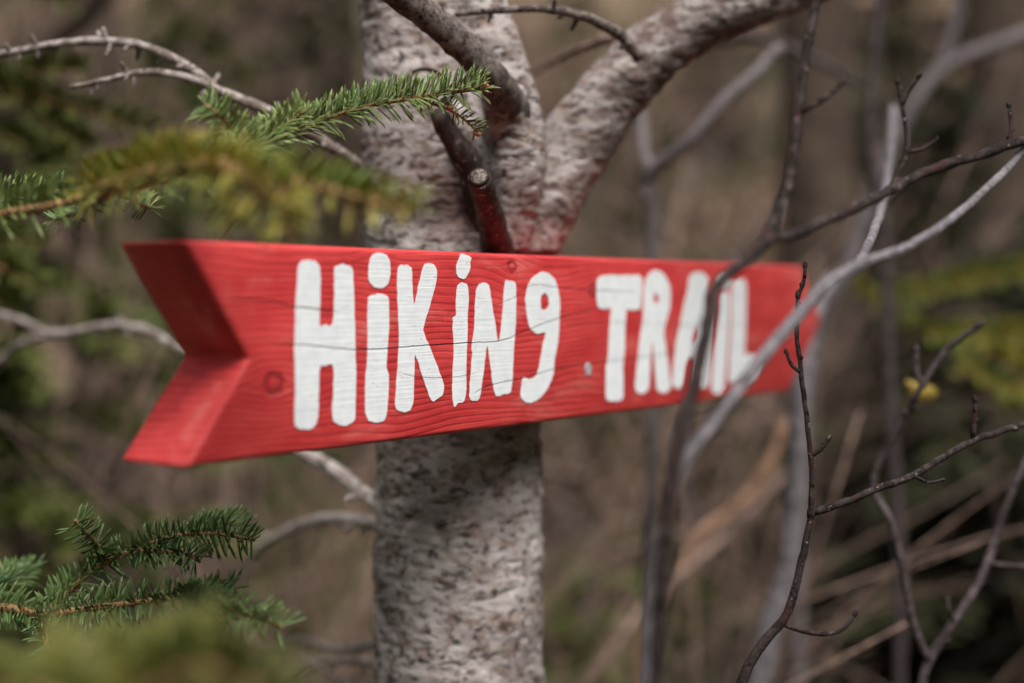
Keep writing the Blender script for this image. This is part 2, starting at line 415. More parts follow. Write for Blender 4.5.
for name, fz, loops in LET:
    cu = bpy.data.curves.new('letter', 'CURVE'); cu.dimensions = '2D'; cu.fill_mode = 'BOTH'; cu.extrude = .00012
    for lp in loops:
        q = [uv(*fz(x, y)) for x, y in lp]
        q = smooth_poly([(a, b) for a, b in q])
        q = [p + Vector((noise.noise(Vector((p.x * 420, p.y * 420, 1))), noise.noise(Vector((p.x * 420, p.y * 420, 9))))) * .00055 for p in q]
        sp = cu.splines.new('POLY'); sp.points.add(len(q) - 1); sp.use_cyclic_u = True
        for k, p in enumerate(q): sp.points[k].co = (p.x, p.y, 0, 1)
    tmp = bpy.data.objects.new('tmp', cu); COL.objects.link(tmp)
    dg = bpy.context.evaluated_depsgraph_get()
    me = bpy.data.meshes.new_from_object(tmp.evaluated_get(dg)); bpy.data.objects.remove(tmp); bpy.data.curves.remove(cu)
    me.transform(Matrix(((1, 0, 0, 0), (0, 0, -1, -.00022), (0, 1, 0, 0), (0, 0, 0, 1))))
    me.name = 'letter'; me.materials.clear(); me.materials.append(lmat)
    for p in me.polygons: p.use_smooth = False
    o = bpy.data.objects.new('letter_dot' if 'dot' in name else 'letter', me); link(o, sign)
# nail head, grey, left of the T
mb = MB(); a, b = uv(588, 368)
n = 14; ring = []
for k in range(n):
    an = 2 * math.pi * k / n; rr = .0030 * (1 + .25 * noise.noise(Vector((math.cos(an) * 2, math.sin(an) * 2, 5))))
    ring.append((math.cos(an) * rr * 1.2, math.sin(an) * rr * 1.1 - (.0018 if math.sin(an) < -.7 else 0)))
vv = [Vector((a + x, 0.0005, b + y)) for x, y in ring] + [Vector((a + x * .8, -.0007, b + y * .8)) for x, y in ring] + [Vector((a, -.0005, b))]
ff = [(k, (k + 1) % n, n + (k + 1) % n, n + k) for k in range(n)] + [(n + k, n + (k + 1) % n, 2 * n) for k in range(n)]
mb.add(vv, ff)
me = bpy.data.meshes.new('nail_head'); me.from_pydata(mb.v, [], mb.f); me.materials.append(plain('zinc nail', (.42, .45, .47), (.30, .32, .34), 400, .4))
link(bpy.data.objects.new('nail_head', me), sign)

# ------------------------------------------------------------------ the tree that carries the sign
TD = .863
def tp(px, py, d=TD): return at(px, py, d)
base = at(458, 450, TD); base = Vector((base.x + .02, base.y, terr(base.x, base.y)))
tree = empty('broadleaf_tree', base, 'pale grey rough barked young tree with forked trunk carrying the red sign', 'tree')
pr = lambda px, d=TD: px * K * d
mb = MB()
tube(mb, [tp(458, 760), tp(459, 600), tp(458, 450), tp(454, 330), tp(452, 230), tp(446, 130), tp(438, 50), tp(430, -60), tp(425, -220)],
     [pr(85), pr(84), pr(82.5), pr(86), pr(90), pr(84), pr(76), pr(70), pr(64)], 40, .01)
# right limb
tube(mb, [tp(492, 330), tp(516, 250), tp(545, 190), tp(588, 128), tp(640, 62), tp(705, 18), tp(790, -14), tp(900, -70)],
     [pr(30), pr(40), pr(40), pr(37), pr(33), pr(30), pr(29), pr(27)], 28, .01)
# ridge that runs up between the fork and the front branch
tube(mb, [tp(500, 250, .835), tp(520, 165, .82), tp(508, 90, .82), tp(480, 10, .83), tp(468, -60, .84)], [pr(26), pr(28), pr(26), pr(28), pr(26)], 20, .01)
tube(mb, [tp(514, 180, .85), tp(512, 135, .822), tp(500, 98, .797), tp(490, 80, .785)], [pr(26), pr(27), pr(19), pr(9)], 20, .01)
tube(mb, [tp(503, 290, .86), tp(498, 245, .825), tp(492, 222, .795)], [pr(28), pr(18), pr(8)], 20, .01)
me = bpy.data.meshes.new('t'); me.from_pydata(mb.v, [], mb.f)
o = bpy.data.objects.new('t', me); COL.objects.link(o)
md = o.modifiers.new('r', 'REMESH'); md.mode = 'VOXEL'; md.voxel_size = .0016
ms = o.modifiers.new('s', 'SMOOTH'); ms.iterations = 14; ms.factor = .6
dg = bpy.context.evaluated_depsgraph_get()
me2 = bpy.data.meshes.new_from_object(o.evaluated_get(dg)); bpy.data.objects.remove(o)
me2.name = 'trunk'; print('trunk verts', len(me2.vertices))
nv = len(me2.vertices); co = np.empty(nv * 3); me2.vertices.foreach_get('co', co); co = co.reshape(-1, 3)
no = np.empty(nv * 3); me2.vertices.foreach_get('normal', no); no = no.reshape(-1, 3)
fn = noise.fractal; nn = noise.noise
dsp = np.empty(nv)
for i in range(nv):
    x, y, z = co[i]
    a = nn(Vector((x * 95, y * 95, z * 210)))
    b = nn(Vector((x * 240, y * 240, z * 420 + 9)))
    c = nn(Vector((x * 28, y * 28, z * 34 + 3)))
    d = max(0.0, a * 1.3 - .05) * (1.1 + c)
    e = -max(0.0, nn(Vector((x * 130, y * 130, z * 330 + 30))) - .28) * 3.2 - max(0.0, nn(Vector((x * 62, y * 62, z * 150 + 60))) - .3) * 5
    dsp[i] = .0009 * d + .0005 * b + .0022 * c + .0009 * e
co += no * dsp[:, None]
# keep the trunk clear of the board it carries
rel = co - np.array(P0); dist = rel @ np.array(NB) - TH
inz = (co[:, 2] > P0.z + vb - .004) & (co[:, 2] < P0.z + vt + .004) & (dist < .0003)
co[inz] += np.outer(.0003 - dist[inz], np.array(NB))
co -= np.array(base)
me2.vertices.foreach_set('co', co.ravel())
for p in me2.polygons: p.use_smooth = True
# bark
N = NT('pale flaking bark'); v = N.coord((1, 1, 1.6))
s = N.node('ShaderNodeSeparateXYZ'); N.l.new(N.coord(), s.inputs[0]); X, Y, Z = s.outputs
n1 = N.noise(v, 75, 4, .62, .25); n2 = N.noise(v, 190, 3, .6); n3 = N.noise(v, 17, 3, .55); n4 = N.noise(v, 480, 2, .5)
light = N.mix(N.ramp(n3, .35, .65), (.29, .25, .24), (.50, .455, .44))
mid = N.mix(N.ramp(n2, .35, .65), (.13, .09, .077), (.26, .20, .175))
c = N.mix(N.math('MAXIMUM', N.ramp(n1, .40, .52), N.math('MULTIPLY', N.ramp(n3, .5, .6), .5)), mid, light)
c = N.mix(N.math('MULTIPLY', N.ramp(N.noise(N.coord((1, 1, 1.5)), 11, 2), .50, .66), .55), c, mid)
c = N.mix(N.math('MULTIPLY', N.ramp(n2, .43, .35), .9), c, (.04, .028, .024))
pit = N.noise(N.coord((1, 1, 2.3)), 62, 2, .5, .4)
c = N.mix(N.math('MULTIPLY', N.ramp(pit, .63, .68), .8), c, (.05, .034, .03))
# ochre lichen specks
c = N.mix(N.math('MULTIPLY', N.ramp(N.noise(v, 140, 2), .66, .74), .55), c, (.36, .28, .12))
# red brown peeled bark at the cut stubs and fork, brown under the limb
def blob(pt, rx, rz):
    q = Vector(pt) - base
    a = N.math('DIVIDE', N.math('SUBTRACT', X, q.x), rx); b = N.math('DIVIDE', N.math('SUBTRACT', Z, q.z), rz)
    return N.math('SUBTRACT', 1.25, N.math('SQRT', N.math('ADD', N.math('MULTIPLY', a, a), N.math('MULTIPLY', b, b))), clamp=True)
lm = N.math('MULTIPLY', N.ramp(X, (tp(560, 170) - base).x, (tp(650, 70) - base).x), N.ramp(n1, .72, .40))
c = N.mix(N.math('MULTIPLY', lm, .9), c, (.10, .066, .056))
st = None
for pt, rx, rz in ((tp(478, 205), .020, .036), (tp(462, 160), .012, .022), (tp(556, 214), .012, .010), (tp(615, 150), .03, .014), (tp(668, 88), .03, .014), (tp(735, 42), .04, .014), (tp(440, 218), .028, .014)):
    k = blob(pt, rx, rz); st = k if st is None else N.math('MAXIMUM', st, k)
st = N.math('MULTIPLY', N.ramp(N.math('ADD', st, N.math('MULTIPLY', N.math('SUBTRACT', n1, .5), 1.8)), .35, .85), .85)
c = N.mix(st, c, N.mix(N.ramp(n2, .35, .65), (.045, .032, .028), (.13, .09, .078)))
N.col(c); N.rough(.85)
N.bump(N.math('SUBTRACT', N.math('ADD', n1, N.math('ADD', N.math('MULTIPLY', n2, .5), N.math('MULTIPLY', n4, .25))), N.math('MULTIPLY', N.ramp(pit, .58, .66), .5)), .75, .002)
M['bark'] = N.m
me2.materials.append(N.m)
# lower, unseen length down to the ground and the top continue in the same mesh
bm = bmesh.new(); bm.from_mesh(me2)
mb = MB()
tube(mb, [Vector((base.x, base.y, base.z - .08)), base + Vector((0, 0, .12)), tp(460, 1200), tp(459, 720)], [.085, .065, .057, pr(82)], 32, .03, .06, 30)
tube(mb, [tp(426, -180), tp(415, -600), tp(440, -1200)], [pr(62), pr(50), pr(26)], 24, .03, .06, 30)
tube(mb, [tp(880, -60), tp(1100, -180), tp(1300, -500)], [pr(26), pr(20), pr(9)], 20, .03, .06, 30)
base_v = [bm.verts.new(v_ - base) for v_ in mb.v]
for f in mb.f:
    q = bm.faces.new([base_v[i] for i in f]); q.smooth = True
bm.to_mesh(me2); bm.free()
trunk = bpy.data.objects.new('trunk', me2); link(trunk, tree); trunk['_o'] = tuple(base)

def branch(name, mat, paths, parent=tree, spurs=0, label=None, seg=8, wob=.25, kink=.0006, spur_len=.0045):
    """paths: list of (points px,py,depth list, r px start, r px end)"""
    mb = MB()
    for pts, r0, r1 in paths:
        w_ = P(*pts); d0 = pts[0][2]; d1 = pts[-1][2]
        rad = [(r0 + (r1 - r0) * i / (len(pts) - 1)) * K * pts[i][2] for i in range(len(pts))]
        if r0 > 15: rad[0] *= 1.3; rad[1] *= 1.45; rad[2] *= 1.15
        path = tube(mb, w_, rad, seg, .004, wob, 160, kink)
        for k in range(int(spurs * len(path) * .004 * 100)):
            i = random.randrange(2, len(path) - 1); p = path[i]
            t = (path[i] - path[i - 1]).normalized()
            d = Vector((random.gauss(0, 1), random.gauss(0, .6), random.gauss(0, 1))); d = (d - t * d.dot(t)).normalized()
            L = spur_len * random.uniform(.5, 1.6)
            rr = r0 + (r1 - r0) * i / len(path); rr *= K * d0
            tube(mb, [p, p + d * (rr + L * .5) + t * .001, p + d * (rr + L) + t * .002], [rr * .6, rr * .35], 5, .003)
    return mb.build(name, mat, parent, label=label)

br = branch
br('branch', M['lichen_branch'], [([(365,172,.85),(338,152,.83),(305,131,.815),(262,108,.81),(218,90,.81),(190,68,.81),(150,48,.81),(100,41,.82),(50,45,.82),(0,54,.82),(-120,70,.83)], 7, 3.2),
    ([(222,92,.81),(195,80,.80),(165,73,.80),(135,73,.80),(105,80,.80),(70,88,.80)], 5, 2.5)], spurs=.9, label='leafless grey branch arching out to the upper left')
br('branch', M['lichen_shade_lift'], [([(392,515,.86),(372,500,.87),(350,482,.89),(325,464,.91),(295,448,.94),(245,425,.99)], 9, 6)], spurs=.4, label='pale grey branch stub reaching up left under the sign')
br('branch', M['lichen_shade_lift'], [([(395,528,.88),(365,522,.92),(325,519,.98),(288,531,1.04),(255,552,1.10),(240,585,1.15)], 8, 3)], spurs=.3, label='thin curved branch below the pale stub')
br('branch', M['lichen_branch'], [([(385,440,.90),(300,385,.95),(185,350,1.0),(150,331,1.02),(110,326,1.03),(55,334,1.04),(25,322,1.06),(-10,312,1.07)], 5, 4),
    ([(58,334,1.04),(25,342,1.05),(8,352,1.06),(-20,385,1.07)], 4, 3)], spurs=.3, label='tan branch showing left of the forked sign end')
for q in ([(392,668,.9),(350,660,.97),(310,668,1.05),(280,690,1.1)], [(392,640,.9),(340,650,1.0),(300,640,1.06),(262,655,1.1)], [(390,700,.9),(340,680,1.0),(300,655,1.03)]):
    br('twig', M['lichen_branch'], [(q, 5, 2)], spurs=.5)
br('branch', M['twig_olive'], [([(516,165,.865),(516,132,.83),(505,102,.80),(488,74,.775),(462,45,.765),(430,18,.755),(395,-8,.745),(300,-80,.72)], 18, 14)], seg=16, wob=.16, label='dark topped branch crossing in front of the trunk')
br('branch', M['twig_olive'], [([(640,58,.83),(618,34,.82),(585,17,.81),(545,9,.80),(500,10,.79),(455,14,.79)], 7, 2.5)], spurs=.8, label='short crooked dead twig above the fork')
br('twig', M['twig_brown'], [([(632,38,.86),(600,42,.92),(560,58,.98),(528,76,1.02)], 6, 2.5)], spurs=.3)
# red-brown stub with a cut end and the dark broken stub above it
N = NT('red brown stub bark'); v = N.coord((1, 1, .5)); n1 = N.noise(v, 160, 3); n2 = N.noise(v, 420, 3)
c = N.mix(N.ramp(n1, .40, .68), (.018, .012, .011), (.06, .04, .035)); c = N.mix(N.ramp(n2, .60, .70), c, (.30, .25, .24)); N.col(c); N.rough(.6); N.bump(n2, .6, .001)
M['stub'] = N.m
mb = MB(); tube(mb, [at(500, 262, .835), at(494, 232, .80), at(486, 200, .762), at(479, 178, .742)], [.0105, .0085, .0068, .0064], 18, .003, .12, 150)
stub = mb.build('stub', M['stub'], tree, label='red brown stub with pale round cut end')
N = NT('cut wood'); v = N.coord(); q = at(479, 177, .741) - base
d = N.node('ShaderNodeVectorMath', operation='DISTANCE'); N.l.new(v, d.inputs[0]); d.inputs[1].default_value = q
rg = N.math('SINE', N.math('MULTIPLY', d.outputs['Value'], 5200)); n1 = N.noise(v, 500, 3)
c = N.mix(N.math('ADD', N.math('MULTIPLY', rg, .10), N.ramp(n1, .40, .62)), (.28, .235, .21), (.06, .045, .04)); c = N.mix(N.ramp(d.outputs['Value'], .0040, .0048), c, (.03, .02, .018)); N.col(c); N.rough(.8)
ax = (at(479, 178, .742) - at(486, 200, .762)).normalized()
mb = MB(); c0 = at(479, 177.6, .7412)
tube(mb, [c0 - ax * .0006, c0 + ax * .0004, c0 + ax * .0012], [.0056, .0052], 18, .0006, .08, 300)
mb.build('cut_end', N.m, stub)
mb = MB(); tube(mb, [at(497, 255, .835), at(487, 215, .815), at(468, 165, .795), at(450, 135, .785), at(437, 112, .777)], [.0120, .0105, .0078, .0062, .0045], 16, .004, .25, 110)
mb.build('stub', M['stub'], tree, label='thick dark broken stub behind the fir needles')
mb = MB()
pts = [at(425 + 17 * math.cos(a), 80 + 11 * math.sin(a) , .80) for a in [R(k) for k in range(160, 400, 24)]]
tube(mb, pts, [.0013] * len(pts), 8, .002, .4, 300)
mb.build('knot_scar', M['twig_dark'], tree)

# ------------------------------------------------------------------ fir foliage
def needle(mb, p, d, up, L, w):
    side = d.cross(up)
    if side.length < 1e-4: return
    side.normalize(); u = side.cross(d).normalized()
    w *= 1.15; m = p + d * (L * .78) + u * (L * .02); e = p + d * L - u * (L * .02)
    n = len(mb.v); b = p
    mb.v += [b + side * w * .36, b - side * w * .36, m + side * w * .5, m - side * w * .5, m + u * w * .28, e]
    mb.f += [(n, n + 2, n + 4), (n + 1, n + 4, n + 3), (n, n + 4, n + 1), (n + 2, n + 5, n + 4), (n + 4, n + 5, n + 3), (n, n + 1, n + 3, n + 2), (n + 2, n + 3, n + 5)]
def shoot(wood, ndl, pts, r0, r1, L=.013, gap=.0009, w=.0013, tip=True, below=.25, fwd=.75, roll=0.0):
    path = tube(wood, pts, [r0, r1], 7, .004, .2, 300)
    F = frames(path); fine = []
    for i in range(len(path) - 1):
        seg = (path[i + 1] - path[i]).length; k = max(1, int(seg / (gap * .55)))
        for j in range(k): fine.append((path[i].lerp(path[i + 1], j / k), F[i], i / len(path)))
    for p, (t, n, m), f in fine:
        up = Vector((0, -roll, 1)); up = (up - t * up.dot(t))
        if up.length < .2: up = n
        up.normalize(); sd_ = t.cross(up)
        for s_ in (1, -1):
            an = R(random.choice([random.gauss(12, 10), random.gauss(42, 12), random.gauss(68, 10), random.gauss(85, 8)]))
            if random.random() < below * .7: an = R(random.gauss(-35, 15))
            lat = sd_ * s_ * math.cos(an) + up * math.sin(an)
            d = (lat + t * (fwd * .58 + random.gauss(0, .13) + .5 * max(0, f - .85) * 6)).normalized()
            d = (d + Vector((random.gauss(0, .07), random.gauss(0, .07), random.gauss(0, .07)))).normalized()
            ll = L * random.uniform(.75, 1.12) * (1 - .35 * max(0, f - .8) * 5 * .5)
            needle(ndl, p + lat * r0 * .5, d, up, ll, w)
    if tip:
        t = F[-1][0]
        return path[-1], t
def fir_bough(parent, shoots, mat, label=None, buds=()):
    wood = MB(); nd = MB(); bds = []
    for pts, r0, r1, kw in shoots:
        shoot(wood, nd, P(*pts), r0, r1, **kw)
    for p in buds:
        c = at(*p); bd = MB(); bds.append(bd)
        for k in range(1): lump(bd, c + Vector((random.gauss(0, .0012), random.gauss(0, .0012), random.gauss(0, .0012))), .0015, Vector((1, random.gauss(0, .3), random.gauss(-.2, .3))), 1.5)
    b = wood.build('bough', M['fir_twig'], parent, label=label)
    nd.build('needles', mat, b, smooth=False)
    for bd in bds: bd.build('bud', M['bud'], b)
    return b
def fir_trunk(parent, base_, top, r):
    mb = MB(); tube(mb, [base_ - Vector((0, 0, .1)), base_.lerp(top, .4) + Vector((.01, 0, 0)), top], [r, r * .3], 14, .03, .12, 30)
    return mb.build('trunk', M['fir_bark'], parent)
# generic spray used to clothe the firs beside the frame
def spray_pts(root, d, L, droop):
    return [root, root + d * L * .35 + Vector((0, 0, .01)), root + d * L * .7 - Vector((0, 0, droop * .3)), root + d * L - Vector((0, 0, droop))]
def generic_boughs(parent, base_, top, n, L, mat, avoid, z0=.2):
    for k in range(n):
        f = z0 + (1 - z0) * k / n; root = base_.lerp(top, f)
        for _ in range(20):
            a = random.uniform(0, 2 * math.pi); d = Vector((math.cos(a), math.sin(a), -.1))
            if d.dot(avoid) < -.3: break
        LL = L * (1.1 - f) * random.uniform(.8, 1.1)
        wood = MB(); nd = MB(); sp_ = spray_pts(root, d, LL, .05)
        shoot(wood, nd, sp_, .004, .0015, L=.015, gap=.0022, w=.0018)
        for j in range(5):
            t = .3 + .14 * j; s_ = 1 if j % 2 else -1; q = sp_[0].lerp(sp_[-1], t)
            dd = (d + Vector((-d.y, d.x, 0)) * s_ * .9).normalized()
            shoot(wood, nd, [q, q + dd * LL * .2, q + dd * LL * .36 - Vector((0, 0, .02))], .002, .001, L=.014, gap=.0022, w=.0018)
        b = wood.build('bough', M['fir_twig'], parent); nd.build('needles', mat, b, smooth=False)

# fir 1: upper left boughs reaching over the sign
tx = at(-560, 300, .72); fb = Vector((tx.x, tx.y, terr(tx.x, tx.y))); ft = Vector((tx.x + .02, tx.y, 2.5))
fir1 = empty('fir_tree', fb, 'green fir reaching in from the left with boughs over the sign top', 'fir tree', 'firs at the left of the sign')
fir_trunk(fir1, fb, ft, .03)
o_ = dict(L=.0145, gap=.0009, w=.0013, roll=.8)
o2 = dict(L=.016, gap=.0016, w=.0014, roll=.8)
fir_bough(fir1, [
    ([(-555,300,.72),(-250,240,.66),(0,214,.63),(110,192,.62),(180,178,.62)], .0028, .0018, dict(L=.015, gap=.0012, w=.0014)),
    ([(180,178,.62),(240,156,.66),(285,134,.69),(315,122,.70)], .0020, .0016, o_),
    ([(315,122,.70),(360,108,.71),(400,100,.715),(445,93,.72),(484,88,.72)], .0014, .0010, dict(L=.0135, gap=.00095, w=.0013, roll=.7)),
    ([(245,154,.665),(238,138,.66),(222,118,.655),(205,104,.65)], .0011, .0008, dict(L=.0125, gap=.0009, w=.0012, roll=.9)),
    ([(262,146,.675),(275,128,.68),(292,118,.685),(305,112,.69)], .0011, .0008, dict(L=.012, gap=.001, w=.0012, roll=.9)),
    ([(418,101,.72),(440,106,.722),(460,116,.724),(478,132,.726)], .0009, .0006, dict(L=.008, gap=.0018, w=.0011)),
    ([(-60,214,.66),(-10,200,.70),(30,196,.71),(62,190,.715)], .0014, .001, dict(L=.013, gap=.0011, w=.0015)),
    ([(115,194,.63),(85,208,.67),(55,220,.70)], .0012, .0008, dict(L=.010, gap=.002, w=.0012, roll=.9)),
    ([(120,194,.63),(135,202,.67),(150,208,.70)], .0012, .0008, dict(L=.010, gap=.0022, w=.0012, roll=.9)),
    ], M['needle'], 'fairly sharp bough pointing right across the trunk', buds=((487, 88, .72), (479, 134, .726), (315, 122, .70), (448, 112, .72)))
fir_bough(fir1, [
    ([(90,192,.62),(150,175,.56),(205,166,.53),(245,178,.52),(272,200,.51),(285,222,.51)], .0042, .0032, o2),
    ([(170,170,.55),(240,172,.53),(300,184,.52),(360,200,.515),(412,213,.51)], .0032, .0024, dict(L=.013, gap=.0011, w=.0014)),
    ([(275,178,.52),(285,195,.51),(290,215,.51),(294,230,.505)], .0022, .0016, dict(L=.009, gap=.002, w=.0014)),
    ([(130,180,.58),(160,160,.57),(200,150,.56)], .0015, .001, dict(L=.012, gap=.0012, w=.0013, roll=.7)),
    ([(215,170,.53),(225,195,.52),(240,225,.52)], .0015, .001, dict(L=.012, gap=.0016, w=.0013, roll=.7)),
    ], M['needle_mix'], 'blurred yellow green bough nearer the camera', buds=((292, 232, .505),))
generic_boughs(fir1, fb, ft, 9, .55, M['needle'], Vector((1, .1, 0)))
# fir 2: lower left
tx = at(-620, 690, .95); fb = Vector((tx.x, tx.y, terr(tx.x, tx.y))); ft = Vector((tx.x, tx.y, 1.45))
fir2 = empty('fir_tree', fb, 'small dark green fir at lower left with two sharp forked boughs under the sign', 'fir tree', 'firs at the left of the sign')
fir_trunk(fir2, fb, ft, .022)
n2 = dict(L=.0125, gap=.0014, w=.0013, roll=1.6)
fir_bough(fir2, [
    ([(-600,660,.95),(-300,635,.82),(-100,612,.75),(0,608,.73),(42,616,.72)], .004, .0022, dict(L=.015, gap=.0014, w=.0014, roll=1.6)),
    ([(42,616,.72),(100,607,.71),(150,601,.70),(190,597,.69)], .0019, .0014, n2),
    ([(190,597,.69),(222,607,.66),(255,617,.64),(282,627,.63)], .0012, .0009, dict(L=.0125, gap=.0015, w=.0012, roll=1.6)),
    ([(185,598,.69),(205,592,.70),(235,588,.71)], .0011, .0008, dict(L=.012, gap=.0015, w=.0012, roll=1.6)),
    ([(190,598,.69),(210,612,.66),(225,624,.65)], .0012, .0009, dict(L=.012, gap=.0012, w=.0012, roll=1.6)),
    ([(42,616,.72),(68,592,.73),(100,566,.735),(140,547,.73)], .0019, .0014, dict(L=.0125, gap=.0015, w=.0012, roll=1.6)),
    ([(140,547,.73),(175,536,.725),(215,534,.72),(255,540,.715)], .0013, .0009, dict(L=.0125, gap=.0014, w=.0012, roll=1.6)),
    ([(107,562,.735),(98,545,.73),(86,532,.725),(75,520,.72)], .0012, .0008, dict(L=.012, gap=.0014, w=.0012, roll=1.6)),
    ([(130,550,.73),(160,552,.725),(185,553,.72),(200,562,.715)], .0011, .0008, dict(L=.011, gap=.0013, w=.0012, roll=1.6)),
    ([(190,536,.73),(215,528,.75),(240,524,.77)], .0011, .0008, dict(L=.012, gap=.0015, w=.0012, roll=1.6)),
    ([(42,616,.72),(46,640,.71),(50,665,.70)], .0018, .0012, dict(L=.012, gap=.002, w=.0012, roll=1.6)),
    ([(-40,606,.74),(-10,590,.76),(30,572,.80)], .0013, .0009, dict(L=.013, gap=.0014, w=.0012, roll=1.6)),
    ], M['needle_dark'], 'sharp dark green forked bough', buds=((42, 616, .72),))
generic_boughs(fir2, fb, ft, 8, .5, M['needle_dark'], Vector((1, -.1, 0)))
# fir 3: very near, out of focus, along the bottom edge
tx = at(80, 1150, .40); fb = Vector((tx.x, tx.y, terr(tx.x, tx.y))); ft = at(105, 740, .40)
fir3 = empty('fir_sapling', fb, 'yellow green fir top, strongly blurred, at the bottom left corner', 'fir sapling')
fir_trunk(fir3, fb, ft, .012)
y1 = dict(L=.015, gap=.0011, w=.0015)
fir_bough(fir3, [
    ([(100,760,.40),(60,700,.40),(20,690,.41),(-60,700,.42)], .0025, .0012, y1),
    ([(105,750,.40),(150,690,.39),(200,668,.38),(262,690,.37)], .0025, .0012, y1),
    ([(105,750,.40),(110,690,.42),(130,660,.43)], .0025, .0012, y1),
    ([(150,690,.39),(180,655,.41),(215,640,.42)], .0018, .001, y1),
    ([(60,700,.40),(70,670,.42),(60,662,.43)], .0018, .001, y1),
    ([(200,668,.38),(240,690,.38),(290,705,.38)], .0018, .001, y1),
    ], M['needle_yellow'])
generic_boughs(fir3, fb, ft, 8, .35, M['needle_yellow'], Vector((.3, -.2, 0)), z0=.35)

M['leaf_yellow'] = plain('yellow autumn leaf', (.24, .17, .03), (.20, .11, .02), 60, .5, .3)
# ------------------------------------------------------------------ leafless shrubs on the right
def shrub(name, label, foot, stems, mat, group=None):
    """stems: list of (part name, pts, r0 px, r1 px, bud density, label)"""
    pt = at(*foot); b = Vector((pt.x, pt.y, terr(pt.x, pt.y)))
    e = empty(name, b, label, 'shrub', group)
    for pn, pts, r0, r1, buds, lb in stems:
        mb = MB(); w_ = P(*pts)
        if pn == 'yellow_leaf':
            c = w_[0]; u = Vector((1, .3, -.35)).normalized(); q = Vector((.1, .5, .9)).normalized(); nn_ = u.cross(q)
            ou = [c + u * .013 * math.cos(a) + q * .007 * math.sin(a) * (1 + .3 * math.cos(a)) + nn_ * .004 * math.cos(2 * a) for a in [2 * math.pi * k / 14 for k in range(14)]]
            mb.add(ou + [p + nn_ * .0006 for p in ou] + [c, c + nn_ * .0006], [(k, (k + 1) % 14, 28) for k in range(14)] + [(14 + (k + 1) % 14, 14 + k, 29) for k in range(14)] + [(k, 14 + k, 14 + (k + 1) % 14, (k + 1) % 14) for k in range(14)])
            tube(mb, [c - u * .012, c.lerp(at(921, 388, .85), .5), at(921, 388, .85)], [.0004, .0004], 5)
            mb.build('leaf', M['leaf_yellow'], e); continue
        if pn == 'stem' : dn = (b - w_[0]).normalized(); w_ = [b - Vector((0, 0, .05)), b.lerp(w_[0], .5), w_[0] + dn * .12] + w_[0:]
        rr = [r0 * K * pts[0][2], r1 * K * pts[-1][2]]
        if pn == 'stem': rr = [rr[0] * 1.5, rr[0] * 1.2, rr[0]] + [rr[0] + (rr[1] - rr[0]) * i / (len(pts) - 1) for i in range(len(pts))]
        path = tube(mb, w_, rr, 9, .004, .22, 220, .0005)
        if pn != 'stem' or buds or r0 < 6.5:
            n = len(path)
            for i in range(n):
                f = i / n
                if random.random() < (buds * 1.5 + .02) * (.3 + f):
                    t = (path[min(i + 1, n - 1)] - path[max(i - 1, 0)]).normalized()
                    d = t.orthogonal().normalized(); d.rotate(Matrix.Rotation(random.uniform(0, 6.28), 3, t))
                    r = rr[0] + (rr[-1] - rr[0]) * f
                    lump(mb, path[i] + d * r * .8, max(.0008, r * .9), (t + d * .7), 1.5)
            lump(mb, path[-1], max(.0008, rr[-1] * 1.4), path[-1] - path[-2], 2.0)
        mb.build(pn, mat, e, label=lb)
    return e
shrub('leafless_shrub', 'dark shoot with steep blurred stem crossing the last letters of the sign', (655, 900, .55), [
    ('stem', [(655,760,.53),(662,600,.525),(672,480,.525),(690,400,.53),(712,310,.545),(716,287,.55),(768,240,.58)], 9, 6.5, 0, None),
    ('branch', [(764,244,.58),(778,210,.60),(790,180,.61),(797,120,.62),(805,60,.63),(816,0,.64),(830,-90,.66)], 6.5, 4.5, 0, None),
    ('branch', [(768,240,.58),(800,232,.60),(840,214,.62),(880,196,.64),(930,170,.66),(980,155,.67),(1030,138,.68),(1120,110,.7)], 6, 5, 0, 'pale topped branch rising to the right edge'),
    ('twig', [(891,190,.645),(899,172,.65),(908,152,.652),(905,120,.655),(901,100,.655),(898,82,.655)], 2.8, 2.0, .3, None),
    ('twig', [(902,105,.655),(908,92,.655),(918,77,.655)], 2.4, 2.0, .6, None),
    ('twig', [(908,152,.652),(922,149,.655),(936,139,.66)], 2.2, 1.4, .4, None),
    ('twig', [(1008,146,.675),(1011,130,.68),(1009,105,.68)], 2.6, 1.8, .5, None),
    ('twig', [(800,112,.62),(820,102,.62),(834,92,.62),(846,80,.62)], 3.2, 1.8, .35, None),
    ('twig', [(778,240,.585),(781,222,.585),(786,190,.60)], 3.5, 2.5, .2, None),
    ('twig', [(688,418,.53),(706,412,.54),(722,402,.55)], 2.5, 1.5, .4, None)], M['twig_dark'], 'leafless shrubs right of the trunk')
shrub('leafless_shrub', 'pale grey blurred stem slanting across the pointed end of the sign', (650, 900, .52), [
    ('stem', [(648,760,.53),(653,620,.53),(664,520,.535),(684,462,.54),(720,415,.55),(765,355,.56),(820,292,.58),(862,262,.59)], 7.5, 6.5, 0, None),
    ('branch', [(862,262,.59),(905,248,.61),(950,220,.64),(985,190,.66),(1015,160,.68),(1080,80,.7)], 5, 4, 0, None),
    ('branch', [(856,268,.60),(872,236,.72),(882,205,.85),(889,165,.95),(893,110,1.05)], 5, 4, 0, None),
    ], M['twig_grey'], 'leafless shrubs right of the trunk')
